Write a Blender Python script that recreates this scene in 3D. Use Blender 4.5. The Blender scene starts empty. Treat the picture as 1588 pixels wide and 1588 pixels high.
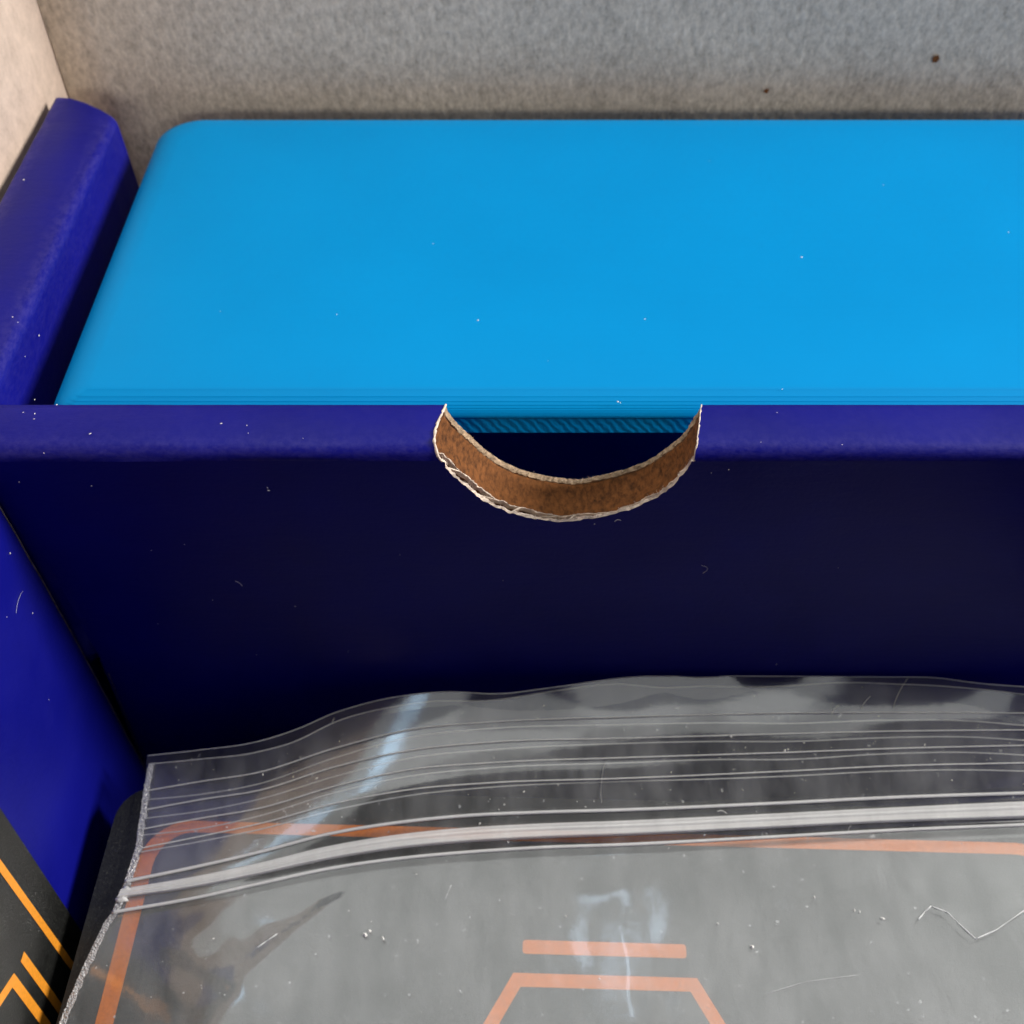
import bpy, bmesh, math, random
import numpy as np
from mathutils import Vector, Matrix

random.seed(7); rng = np.random.default_rng(7)
S = bpy.context.scene
COL = S.collection

# ------------------------------------------------------------------ camera, world, lamps, exposure
H = 0.060                      # camera height above the divider's top edge (m)
CZ = 2.2 * H                   # camera height above the tray floor
TZ = 1.2 * H                   # top of the divider walls
FPX, HALF = 1650.0, 794.0
PITCH = math.radians(50.0)

cam = bpy.data.objects.new('camera', bpy.data.cameras.new('camera'))
COL.objects.link(cam); S.camera = cam
cam.location = (0, 0, CZ); cam.rotation_euler = (math.radians(90) - PITCH, 0, 0)
cam.data.sensor_width = 36.0; cam.data.lens = 36.0 * FPX / (2 * HALF)
cam.data.clip_start = 0.002; cam.data.clip_end = 50
cam.data.dof.use_dof = True; cam.data.dof.focus_distance = 0.0815; cam.data.dof.aperture_fstop = 60.0
cam.data.dof.aperture_blades = 0

W = bpy.data.worlds.new('World'); S.world = W; W.use_nodes = True
bgn = W.node_tree.nodes['Background']
bgn.inputs[0].default_value = (1.0, 0.98, 0.95, 1); bgn.inputs[1].default_value = 0.035

def area(name, loc, target, size, power, color):
    l = bpy.data.lights.new(name, 'AREA'); l.shape = 'RECTANGLE'; l.size, l.size_y = size
    l.energy = power; l.color = color
    o = bpy.data.objects.new(name, l); COL.objects.link(o); o.location = loc
    o.rotation_euler = (Vector(target) - Vector(loc)).to_track_quat('-Z', 'Y').to_euler()
    return o
# a window to the right and a little behind the box, a pale ceiling patch overhead
area('window_light', (0.60, 0.100, 0.37), (0, 0.06, 0.05), (0.08, 0.22), 7.2, (1.0, 0.95, 0.89))
# added low fill lamp, reaches the back panel over the carton's near panel
area('back_panel_fill', (0.10, -1.2, 0.54), (0, 0.116, 0.08), (0.7, 0.20), 6.2, (1.0, 0.91, 0.80))
area('ceiling_light', (-0.12, 0.31, 0.80), (-0.12, 0.05, 0.04), (1.4, 0.72), 5.2, (0.96, 0.985, 0.95))
# two narrow bluish skylights that the bag mirrors as streaks
sk = area('skylight', (-0.262, 0.16, 0.79), (-0.262, 0.16, 0.0), (0.045, 0.22), 0.13, (0.45, 0.72, 1.0)); sk.rotation_euler = (0, 0, math.radians(14))
area('skylight', (0.080, 0.262, 0.79), (0.01, 0.03, 0.03), (0.026, 0.06), 0.02, (0.62, 0.80, 1.0))

S.view_settings.view_transform = 'Standard'; S.view_settings.look = 'None'
S.view_settings.exposure = 0.0; S.view_settings.gamma = 1.0; S.view_settings.use_curve_mapping = False
S.render.engine = 'CYCLES'
S.cycles.max_bounces = 12; S.cycles.transparent_max_bounces = 24
S.cycles.caustics_reflective = False; S.cycles.caustics_refractive = False

# ------------------------------------------------------------------ measuring helper: a sight line met with a real plane
_cp, _sp = math.cos(PITCH), math.sin(PITCH)
def ray(u, v):
    t = (HALF - v) / FPX
    return np.array([(u - HALF) / FPX, _cp + t * _sp, -_sp + t * _cp])
def at(u, v, x=None, y=None, z=None):
    d = ray(u, v)
    s = x / d[0] if x is not None else (y / d[1] if y is not None else (z - CZ) / d[2])
    return np.array([0, 0, CZ]) + s * d

def interp(pts, q):
    """smooth (Catmull-Rom) interpolation of (x, y) pairs"""
    xs = np.array([p[0] for p in pts], float); ys = np.array([p[1] for p in pts], float)
    m = np.gradient(ys, xs); q = np.asarray(q, float)
    i = np.clip(np.searchsorted(xs, q) - 1, 0, len(xs) - 2)
    h = xs[i + 1] - xs[i]; t = np.clip((q - xs[i]) / h, 0, 1)
    return ((2*t**3 - 3*t**2 + 1) * ys[i] + (t**3 - 2*t**2 + t) * h * m[i]
            + (-2*t**3 + 3*t**2) * ys[i + 1] + (t**3 - t**2) * h * m[i + 1])
def resample(pts, n):
    p = np.array(pts, float); d = np.r_[0, np.cumsum(np.linalg.norm(np.diff(p, axis=0), axis=1))]; d /= d[-1]
    q = np.linspace(0, 1, n)
    return np.stack([interp(list(zip(d, p[:, k])), q) for k in range(p.shape[1])], 1)

# ------------------------------------------------------------------ materials
def new_mat(name):
    m = bpy.data.materials.new(name); m.use_nodes = True
    nt = m.node_tree; b = nt.nodes['Principled BSDF']
    return m, nt, b
def N(nt, typ, **kw):
    n = nt.nodes.new(typ)
    for k, v in kw.items():
        if k in n.inputs: n.inputs[k].default_value = v
        else: setattr(n, k, v)
    return n
def coords(nt, scale=(1, 1, 1), rot=(0, 0, 0)):
    g = nt.nodes.new('ShaderNodeNewGeometry')
    mp = nt.nodes.new('ShaderNodeMapping'); mp.inputs['Scale'].default_value = scale; mp.inputs['Rotation'].default_value = rot
    nt.links.new(g.outputs['Position'], mp.inputs['Vector']); return mp.outputs[0]
def noise(nt, vec, scale, detail=3, rough=0.55):
    n = N(nt, 'ShaderNodeTexNoise', Scale=scale, Detail=detail, Roughness=rough); nt.links.new(vec, n.inputs['Vector']); return n.outputs['Fac']
def ramp(nt, fac, stops):
    r = nt.nodes.new('ShaderNodeValToRGB'); e = r.color_ramp.elements
    while len(e) < len(stops): e.new(0.5)
    for k, (p, c) in enumerate(stops): e[k].position = p; e[k].color = (*c, 1) if len(c) == 3 else c
    nt.links.new(fac, r.inputs[0]); return r.outputs[0]
def bump(nt, h, dist, strength=1.0, prev=None):
    b = N(nt, 'ShaderNodeBump', Strength=strength, Distance=dist); nt.links.new(h, b.inputs['Height'])
    if prev is not None: nt.links.new(prev, b.inputs['Normal'])
    return b.outputs[0]
def g3(v): return (v, v, v)

def kraft(name, base, var, stretch, rot, sc=900):
    m, nt, b = new_mat(name)
    v = coords(nt, stretch, rot)
    f1 = noise(nt, v, sc, 4, 0.66); f2 = noise(nt, coords(nt), 120, 3); f3 = noise(nt, coords(nt), 2600, 2)
    mixn = N(nt, 'ShaderNodeMath', operation='MULTIPLY_ADD'); nt.links.new(f1, mixn.inputs[0]); mixn.inputs[1].default_value = 0.62
    m2 = N(nt, 'ShaderNodeMath', operation='MULTIPLY_ADD'); nt.links.new(f3, m2.inputs[0]); m2.inputs[1].default_value = 0.18
    m3 = N(nt, 'ShaderNodeMath', operation='MULTIPLY'); nt.links.new(f2, m3.inputs[0]); m3.inputs[1].default_value = 0.20
    nt.links.new(m3.outputs[0], m2.inputs[2]); nt.links.new(m2.outputs[0], mixn.inputs[2])
    lo = tuple(c * (1 - var) for c in base); hi = tuple(min(1, c * (1 + var)) for c in base)
    nt.links.new(ramp(nt, mixn.outputs[0], [(0.34, lo), (0.50, base), (0.68, hi)]), b.inputs['Base Color'])
    b.inputs['Roughness'].default_value = 0.85; b.inputs['Specular IOR Level'].default_value = 0.25
    nt.links.new(bump(nt, f1, 0.00012, 0.8), b.inputs['Normal'])
    return m
M_kraft_back = kraft('kraft_board', (0.53, 0.485, 0.415), 0.36, (1.25, 1.0, 0.72), (0, math.radians(14), 0), 1250)
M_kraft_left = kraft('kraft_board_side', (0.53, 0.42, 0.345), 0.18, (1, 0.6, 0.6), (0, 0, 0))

def navy(name, base, rough, spec):
    m, nt, b = new_mat(name)
    v = coords(nt)
    n1 = noise(nt, v, 70, 4); n2 = noise(nt, v, 2300, 3, 0.6); n3 = noise(nt, coords(nt, (0.22, 1, 1)), 1100, 4, 0.6); n4 = noise(nt, coords(nt, (0.5, 0.35, 1)), 3200, 5, 0.75)
    lo = tuple(c * 0.86 for c in base); hi = tuple(c * 1.14 for c in base)
    at_ = N(nt, 'ShaderNodeAttribute', attribute_name='wear')
    wm = N(nt, 'ShaderNodeMath', operation='MULTIPLY', use_clamp=True); nt.links.new(at_.outputs['Fac'], wm.inputs[0])
    nt.links.new(ramp(nt, n4, [(0.40, g3(0.06)), (0.66, g3(1))]), wm.inputs[1])
    mx = N(nt, 'ShaderNodeMix', data_type='RGBA'); nt.links.new(wm.outputs[0], mx.inputs['Factor'])
    nt.links.new(ramp(nt, n1, [(0.3, lo), (0.7, hi)]), mx.inputs['A']); mx.inputs['B'].default_value = (0.13, 0.11, 0.34, 1)
    # faint rubbed haze patches
    rub = N(nt, 'ShaderNodeMix', data_type='RGBA'); nt.links.new(ramp(nt, noise(nt, v, 38, 5, 0.62), [(0.56, g3(0)), (0.80, g3(0.05))]), rub.inputs['Factor'])
    nt.links.new(mx.outputs['Result'], rub.inputs['A']); rub.inputs['B'].default_value = (0.10, 0.09, 0.22, 1)
    nt.links.new(rub.outputs['Result'], b.inputs['Base Color'])
    nt.links.new(ramp(nt, n1, [(0.3, g3(rough - 0.05)), (0.75, g3(rough + 0.08))]), b.inputs['Roughness'])
    b.inputs['Specular IOR Level'].default_value = spec
    bb = bump(nt, n2, 0.00005, 0.4); bb = bump(nt, n3, 0.00008, 0.4, bb)
    nt.links.new(bb, b.inputs['Normal'])
    return m
def wear(o, fn):
    a = o.data.attributes.new('wear', 'FLOAT', 'POINT'); off = wloc(o)
    for k, vtx in enumerate(o.data.vertices): a.data[k].value = max(0.0, fn(vtx.co + off))
M_navy = navy('navy_printed_paper', (0.0030, 0.0040, 0.182), 0.46, 0.17)

def plain(name, base, rough=0.6, spec=0.4, metallic=0.0, ns=600, var=0.15, bd=0.0):
    m, nt, b = new_mat(name); f = noise(nt, coords(nt), ns, 4)
    nt.links.new(ramp(nt, f, [(0.3, tuple(c * (1 - var) for c in base)), (0.7, tuple(min(1, c * (1 + var)) for c in base))]), b.inputs['Base Color'])
    b.inputs['Roughness'].default_value = rough; b.inputs['Specular IOR Level'].default_value = spec; b.inputs['Metallic'].default_value = metallic
    if bd: nt.links.new(bump(nt, f, bd, 0.8), b.inputs['Normal'])
    return m
M_core = kraft('corrugated_brown_board', (0.155, 0.056, 0.015), 0.75, (1, 0.45, 1), (0, 0, 0), 2600)
M_liner = plain('torn_white_liner', (0.72, 0.60, 0.50), 0.9, 0.2, ns=2500, var=0.3, bd=0.0001)
M_tanliner = plain('tan_liner', (0.36, 0.26, 0.17), 0.9, 0.2, ns=2200, var=0.5, bd=0.0001)
M_paperedge = plain('pale_paper_edge', (0.13, 0.11, 0.12), 0.9, 0.2, ns=1500, var=0.5)

def plastic(name, diag=False):
    m, nt, b = new_mat(name)
    v = coords(nt); n1 = noise(nt, v, 45, 3)
    base = (0.002, 0.30, 0.76)
    nt.links.new(ramp(nt, n1, [(0.3, (0.0001, 0.240, 0.575)), (0.7, (0.0001, 0.262, 0.62))]), b.inputs['Base Color'])
    b.inputs['Roughness'].default_value = 0.40; b.inputs['Specular IOR Level'].default_value = 0.07
    b.inputs['Subsurface Weight'].default_value = 0.0
    if diag:
        wv = N(nt, 'ShaderNodeTexWave', Scale=1.0, Distortion=3.0); wv.bands_direction = 'DIAGONAL'
        wv.inputs['Detail'].default_value = 2; wv.inputs['Detail Scale'].default_value = 2.0
        nt.links.new(coords(nt, (760, 0.001, 760)), wv.inputs['Vector'])
        nt.links.new(bump(nt, wv.outputs['Fac'], 0.00003, 0.7), b.inputs['Normal'])
    else:
        n2 = noise(nt, coords(nt, (0.03, 1, 1)), 2200, 2)
        n3 = noise(nt, v, 1400, 3)
        bb = bump(nt, n2, 0.00002, 0.30); bb = bump(nt, n3, 0.000015, 0.25, bb)
        nt.links.new(bb, b.inputs['Normal'])
    return m
M_plastic = plastic('light_blue_printed_plastic'); M_plastic_rim = plastic('light_blue_diagonal_infill', True)

def card_black():
    m, nt, b = new_mat('black_card_stock'); v = coords(nt)
    f = noise(nt, v, 5200, 2, 0.7); f2 = noise(nt, v, 90, 3)
    nt.links.new(ramp(nt, f, [(0.35, (0.004, 0.004, 0.004)), (0.62, (0.013, 0.014, 0.013)), (0.75, (0.06, 0.06, 0.05))]), b.inputs['Base Color'])
    b.inputs['Roughness'].default_value = 0.45; b.inputs['Specular IOR Level'].default_value = 0.45
    nt.links.new(bump(nt, f, 0.00004, 0.7), b.inputs['Normal']); return m
M_card = card_black()
M_print = plain('orange_foil_print', (0.74, 0.185, 0.008), 0.5, 0.2, 0.0, 3500, 0.12)
M_gold = plain('golden_orange_foil_print', (0.90, 0.34, 0.03), 0.38, 0.6, 0.15, 3500, 0.12)
M_dust = plain('white_dust', (0.78, 0.77, 0.75), 0.9, 0.2)

def film(name, haze_lo, haze_hi, gloss_rough=0.085, spec=1.0, scuff=True, tint=(0.93, 0.95, 0.97), wrinkle=0.00025):
    """clear polythene film: sees through, hazes a little, reflects by Fresnel"""
    m = bpy.data.materials.new(name); m.use_nodes = True; nt = m.node_tree; nt.nodes.remove(nt.nodes['Principled BSDF'])
    out = nt.nodes['Material Output']; v = coords(nt)
    tr = N(nt, 'ShaderNodeBsdfTransparent'); tr.inputs[0].default_value = (0.97, 0.975, 0.98, 1)
    df = N(nt, 'ShaderNodeBsdfDiffuse'); df.inputs[0].default_value = (*tint, 1)
    tl = N(nt, 'ShaderNodeBsdfTranslucent'); tl.inputs[0].default_value = (*tint, 1)
    hz = N(nt, 'ShaderNodeMixShader'); hz.inputs[0].default_value = 0.35
    nt.links.new(df.outputs[0], hz.inputs[1]); nt.links.new(tl.outputs[0], hz.inputs[2])
    n1 = noise(nt, v, 95, 4, 0.6); n2 = noise(nt, coords(nt, (1, 0.35, 1), (0, 0, 0.6)), 420, 4, 0.65)
    mul = N(nt, 'ShaderNodeMath', operation='MULTIPLY'); nt.links.new(n1, mul.inputs[0]); nt.links.new(n2, mul.inputs[1])
    fac = ramp(nt, mul.outputs[0], [(0.14, g3(haze_lo)), (0.36, g3(haze_hi))])
    mx = N(nt, 'ShaderNodeMixShader'); nt.links.new(tr.outputs[0], mx.inputs[1]); nt.links.new(hz.outputs[0], mx.inputs[2])
    if scuff:
        sp = noise(nt, v, 1500, 2, 0.5); spr = ramp(nt, sp, [(0.70, g3(0)), (0.78, g3(0.35))])
        ad = N(nt, 'ShaderNodeMath', operation='ADD', use_clamp=True); nt.links.new(fac, ad.inputs[0]); nt.links.new(spr, ad.inputs[1]); fac = ad.outputs[0]
    nt.links.new(fac, mx.inputs[0])
    gl = N(nt, 'ShaderNodeBsdfGlossy', Roughness=gloss_rough); gl.inputs[0].default_value = (1, 1, 1, 1)
    fr = N(nt, 'ShaderNodeFresnel', IOR=1.5)
    fm = N(nt, 'ShaderNodeMath', operation='MULTIPLY', use_clamp=True); nt.links.new(fr.outputs[0], fm.inputs[0]); fm.inputs[1].default_value = 1.7 * spec
    w1 = noise(nt, coords(nt, (1, 0.6, 1), (0, 0, 0.7)), 80, 2, 0.4); w2 = noise(nt, v, 330, 3, 0.5)
    bb = bump(nt, w1, wrinkle, 0.35); bb = bump(nt, w2, wrinkle * 0.12, 0.5, bb)
    nt.links.new(bb, gl.inputs['Normal'])
    fin = N(nt, 'ShaderNodeMixShader'); nt.links.new(fm.outputs[0], fin.inputs[0]); nt.links.new(mx.outputs[0], fin.inputs[1]); nt.links.new(gl.outputs[0], fin.inputs[2])
    nt.links.new(fin.outputs[0], out.inputs['Surface']); return m
M_film = film('clear_polythene_film', 0.05, 0.16)
M_film_back = film('clear_polythene_back_film', 0.02, 0.08)
M_band = film('milky_zip_track', 0.74, 0.9, 0.2, 1.0, False, (1.0, 1.0, 1.0), 0.00005)
M_rib = film('raised_zip_rib', 0.75, 0.9, 0.2, 1.0, False, (1, 1, 1), 0.00002)
M_seam = film('crimped_weld', 0.55, 0.80, 0.25, 1.0, True, (0.95, 0.95, 0.97), 0.0002)

# ------------------------------------------------------------------ object helpers
def wloc(o):
    v = Vector((0, 0, 0))
    while o: v += o.location; o = o.parent
    return v
def thing(name, label, cat, loc, group=None):
    o = bpy.data.objects.new(name, None); COL.objects.link(o); o.location = loc; o.empty_display_size = 0.01
    o['label'] = label; o['category'] = cat
    if group: o['group'] = group
    return o
def obj(name, verts, faces, mat, parent=None, smooth=False, label=None, kind=None):
    off = np.array(wloc(parent)) if parent else np.zeros(3)
    me = bpy.data.meshes.new(name); me.from_pydata([tuple(np.asarray(v) - off) for v in verts], [], [tuple(f) for f in faces])
    me.materials.append(mat); me.validate(); me.update()
    bm = bmesh.new(); bm.from_mesh(me); bmesh.ops.recalc_face_normals(bm, faces=bm.faces); bm.to_mesh(me); bm.free()
    if smooth:
        for p in me.polygons: p.use_smooth = True
    o = bpy.data.objects.new(name, me); COL.objects.link(o)
    if parent: o.parent = parent
    if label: o['label'] = label
    if kind: o['kind'] = kind
    return o
def grid_faces(nr, nc, base=0, close=False):
    f = []
    for r in range(nr - 1):
        for c in range(nc - (0 if close else 1)):
            d = (c + 1) % nc
            f.append((base + r*nc + c, base + r*nc + d, base + (r+1)*nc + d, base + (r+1)*nc + c))
    return f
def sheet(name, P, mat, parent, smooth=True, **k):
    nr, nc = P.shape[:2]
    return obj(name, P.reshape(-1, 3), grid_faces(nr, nc), mat, parent, smooth, **k)
def box(x0, x1, y0, y1, z0, z1):
    v = [(x, y, z) for x in (x0, x1) for y in (y0, y1) for z in (z0, z1)]
    f = [(0,1,3,2), (4,6,7,5), (0,4,5,1), (2,3,7,6), (0,2,6,4), (1,5,7,3)]
    return v, f
def tube(name, path, rad, mat, parent, seg=8, **k):
    p = np.array(path); n = len(p); T = np.gradient(p, axis=0); T /= np.linalg.norm(T, axis=1)[:, None] + 1e-12
    up = np.array([0, 0.25, 1.0]); V = []
    rad = np.broadcast_to(rad, (n,))
    for i in range(n):
        a = np.cross(T[i], up); a /= np.linalg.norm(a) + 1e-12; b = np.cross(a, T[i])
        for s in range(seg):
            th = 2*math.pi*s/seg; V.append(p[i] + rad[i]*(math.cos(th)*a + math.sin(th)*b))
    f = grid_faces(n, seg, close=True); f += [tuple(range(seg)), tuple(range((n-1)*seg, n*seg))]
    return obj(name, V, f, mat, parent, True, **k)
def rrect(x0, x1, y0, y1, r, seg=8):
    pts = []
    for cx, cy, a0 in ((x1-r, y1-r, 0), (x0+r, y1-r, 90), (x0+r, y0+r, 180), (x1-r, y0+r, 270)):
        for k in range(seg + 1):
            a = math.radians(a0 + 90*k/seg); pts.append((cx + r*math.cos(a), cy + r*math.sin(a)))
    return pts

from mathutils import noise as mnoise
def wob(a, b, c=0.0): return mnoise.noise(Vector((a*700, b*700, c*700)))

# ------------------------------------------------------------------ the carton
XL, YB = -0.852*H, 1.93*H
carton = thing('cardboard_carton', 'grey brown kraft cardboard carton walls rising behind the navy tray', 'carton', (0, 0.06, -0.003))
XR = 4.4*H
v, f = box(XL - 0.003, XR, -0.05, YB + 0.003, -0.003, -0.0005); obj('bottom_panel', v, f, M_kraft_back, carton)
def wavy_wall(name, axis, pos, a0, a1, z0, z1, mat, thick, side, **k):
    na, nz = 60, 40; V = []
    for layer in (0, 1):
        for i in range(na):
            for j in range(nz):
                a = a0 + (a1-a0)*i/(na-1); z = z0 + (z1-z0)*j/(nz-1)
                d = 0.00012*math.sin(a*190+1.0)*math.sin(z*120) if layer == 0 else side*thick
                V.append((a, pos + d, z) if axis == 'y' else (pos + d, a, z))
    n = na*nz; F = grid_faces(na, nz) + grid_faces(na, nz, n)
    for i in range(na-1):
        for j in (0, nz-1): p = i*nz+j; F.append((p, p+nz, p+nz+n, p+n))
    for j in range(nz-1):
        for i in (0, na-1): p = i*nz+j; F.append((p, p+1, p+1+n, p+n))
    return obj(name, V, F, mat, carton, True, **k)
wavy_wall('back_panel', 'y', YB, XL, XR, -0.0004, 2.1*H, M_kraft_back, 0.003, 1)
wavy_wall('side_panel', 'x', XL - 0.0001, -0.05, YB + 0.003, -0.0004, 2.1*H, M_kraft_left, 0.003, -1, label='paler lit kraft side panel of the carton')
wavy_wall('near_panel', 'y', -0.05, XL, XR, -0.0004, 2.0*H, M_kraft_back, 0.003, -1)
wavy_wall('side_panel', 'x', XR, -0.05, YB + 0.003, -0.0004, 2.0*H, M_kraft_back, 0.003, 1)
def blot(name, u, v, r, parent):
    c = at(u, v, y=YB - 0.0003); pts = [c]
    for k in range(11):
        a = 2*math.pi*k/11; q = r*(0.7 + 0.5*random.random()); pts.append(c + np.array([q*math.cos(a), 0, q*math.sin(a)]))
    obj(name, pts, [(0, k+1, (k+1) % 11 + 1) for k in range(11)], M_core, parent)
for (u, vv, r) in ((1451, 92, 0.0005), (1189, 141, 0.0003)): blot('fleck', u, vv, r, carton)

# ------------------------------------------------------------------ the navy tray insert
YF, YK = 0.9412*H, 1.0265*H
XW = -0.705*H                                        # inner face of the side wall
tray = thing('divider_tray', 'navy blue paper covered tray insert with thumb notched divider wall', 'tray insert', (0, 0.06, 0.0))
v, f = box(XW, XR - 0.002, -0.04, 1.9*H, 0.0, 0.0012); obj('tray_floor', v, f, M_navy, tray)
v, f = box(XW, XR - 0.008, -0.0465, -0.0405, 0.0, 1.93*H); obj('near_bounce_shield', v, f, M_navy, tray)  # unseen; added tall and navy to cut light bounced onto the divider
v, f = box(XR - 0.0075, XR - 0.0015, -0.0465, 1.88*H, 0.0, 1.2*H); obj('side_wall', v, f, M_navy, tray)

# side wall: hollow folded strip with a rounded top, running from behind to the front
def side_wall():
    w, r = 0.131*H, 0.016*H
    prof = []                                        # x, z  from outer bottom over the top to inner bottom
    prof += [(XW - w, 0.0012), (XW - w, 0.3*H), (XW - w, 0.7*H), (XW - w, TZ - r*0.6)]
    for k in range(1, 7): a = math.pi*(1 - k/12); prof.append((XW - w + r*0.6 + r*0.6*math.cos(a), TZ - r*0.6 + r*0.6*math.sin(a)))
    for t in (0.25, 0.5, 0.75): prof.append((XW - w + t*w, TZ + 0.0003*math.sin(math.pi*t)))
    for k in range(0, 9): a = math.pi/2*(1 - k/8); prof.append((XW - r + r*math.cos(a), TZ - r + r*math.sin(a)))
    prof += [(XW, 0.9*H), (XW - 0.0004, 0.6*H), (XW, 0.3*H), (XW, 0.0012)]
    prof = np.array(prof); n = len(prof)
    ys = np.r_[np.linspace(-0.04, 1.60*H, 60), np.linspace(1.62*H, 1.84*H, 24)]
    V = []
    for i, y in enumerate(ys):
        for (x, z) in prof:
            tx = (x - (XW - w))/w
            yy = y - max(0, (y - 1.60*H)/(0.24*H))**2 * (0.065*H*tx + (0.02*H if z > TZ - r*1.2 else 0)*(0.3 + abs(tx - 0.3)))
            q = 0.00005*wob(x, y*0.5) + 0.00002*wob(x*2, y*2)
            V.append((x + (q if tx > 0.9 else 0), yy, z + (q if z > TZ - r else 0)))
    F = grid_faces(len(ys), n) + [tuple(range(n)), tuple(range((len(ys)-1)*n, len(ys)*n))]
    return obj('side_wall', V, F, M_navy, tray, True)
sw = side_wall()
wear(sw, lambda p: 0.20*math.exp(-((p.x - XW + 0.010*H)/(0.016*H))**2)*math.exp(-((p.z - TZ)/(0.02*H))**2) + 0.35*math.exp(-((p.x - XW + 0.125*H)/(0.008*H))**2)*(p.z > TZ - 0.03*H))
# the near side panel: a separate flap of paper in front of the divider, with a pale cut edge
pn = []
x1 = XW + 0.00035
zz = np.linspace(0.0014, TZ - 0.03*H, 40); yy = np.linspace(-0.038, 0.9365*H, 50)
P = np.zeros((len(zz), len(yy), 3))
for i, z in enumerate(zz):
    for j, y in enumerate(yy):
        edge = (0.9365*H - 0.010*H*max(0, (0.72*H - z)/H)*1.2 - 0.00012*wob(z*0.4, 0.3))
        t = j/(len(yy)-1)
        P[i, j] = (x1 + 0.00012*math.sin(y*160 + z*90) - 0.00025*max(0, 0.6*H - z)/H, -0.038 + (edge + 0.038)*t, z)
sp_ = sheet('side_flap', P, M_navy, tray)
tube('cut_edge', P[:, -1], 0.00009, M_paperedge, sp_, 6)

# divider wall with the thumb notch
front_px = [(683,701),(689,715),(697,729),(720,752),(752,777),(787,793),(826,803),(875,808),(910,804),(942,799),(981,788),(1016,771),(1035,760),(1055,740),(1074,712),(1079,701)]
back_px  = [(692,634),(706,653),(729,675),(752,696),(783,717),(819,731),(854,739),(896,743),(931,737),(970,727),(1006,713),(1037,692),(1058,675),(1074,653),(1087,631)]
NC = 150
fc = resample([at(u, v, y=YF)[[0, 2]] for u, v in front_px], NC); bc = resample([at(u, v, y=YK)[[0, 2]] for u, v in back_px], NC)
fc[0, 1] = fc[-1, 1] = TZ - 0.019*H; bc[0, 1] = bc[-1, 1] = TZ
fc[:, 1] = np.minimum(fc[:, 1], TZ - 0.019*H); bc[:, 1] = np.minimum(bc[:, 1], TZ - 0.00002)
ragx = rng.normal(0, 1, (NC, 2)); ker = np.array([.25, .5, .25])
rag = np.stack([np.convolve(ragx[:, k], ker, 'same') for k in range(2)], 1) * 0.00009; rag[0] = rag[-1] = 0
fc += rag
for i in range(1, NC): fc[i, 0] = max(fc[i, 0], fc[i-1, 0] + 0.000004)
for i in range(NC-2, -1, -1): fc[i, 0] = min(fc[i, 0], fc[i+1, 0] - 0.000004)
RF = 0.019*H                                           # fold radius on the front top edge
ZBOT = 0.0014
def waves(x, z): return 0.00010*math.sin(x*140 + 0.6)*math.sin(z*75) + 0.00005*math.sin(x*410 + z*230)
def front_col(x, top, full, zb):
    pts = [(x, YF + waves(x, z)*0.5, z) for z in np.r_[np.linspace(zb, max(zb + 0.001, TZ - 0.2*H) if zb < TZ - 0.3*H else zb + 0.3*H, 20, endpoint=False), np.linspace(max(zb + 0.001, TZ - 0.2*H) if zb < TZ - 0.3*H else zb + 0.3*H, top if not full else TZ - RF, 8)]]
    return pts
left = []
xs_left = np.r_[-0.704*H, np.linspace(-0.677*H, fc[0, 0], 40)]
xs_right = np.linspace(fc[-1, 0], XR - 0.003, 50)
# front sheet
cols = []
cols.append(front_col(-0.704*H, 0, True, TZ - 0.505*H)); cols.append(front_col(-0.6775*H, 0, True, TZ - 0.50*H))
cols.append(front_col(-0.677*H, 0, True, ZBOT))
for x in xs_left[2:]: cols.append(front_col(x, 0, True, ZBOT))
nl = len(cols)
for i in range(1, NC-1):
    c_ = front_col(fc[i, 0], fc[i, 1], False, ZBOT); xe = fc[0, 0] + (fc[-1, 0] - fc[0, 0])*i/(NC-1)
    cols.append([((xe + (p[0] - xe)*max(0, (k - 19)/8) if k > 19 else xe), YF + waves(xe if k < 20 else p[0], p[2])*0.5, p[2]) for k, p in enumerate(c_)])
for x in xs_right: cols.append(front_col(x, 0, True, ZBOT))
C = np.array(cols)
F = grid_faces(C.shape[0], C.shape[1])
# slot: below the bevelled shoulder the sheet edge leans outwards a little
for j in range(C.shape[1]):
    z = C[2, j, 2]; k = max(0, (TZ - 0.5*H - z)/H)
    C[2, j, 0] = -0.674*H - 0.085*H*k if z < TZ - 0.5*H else -0.677*H
dv = obj('divider_wall', C.reshape(-1, 3), F, M_navy, tray, True)
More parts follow.
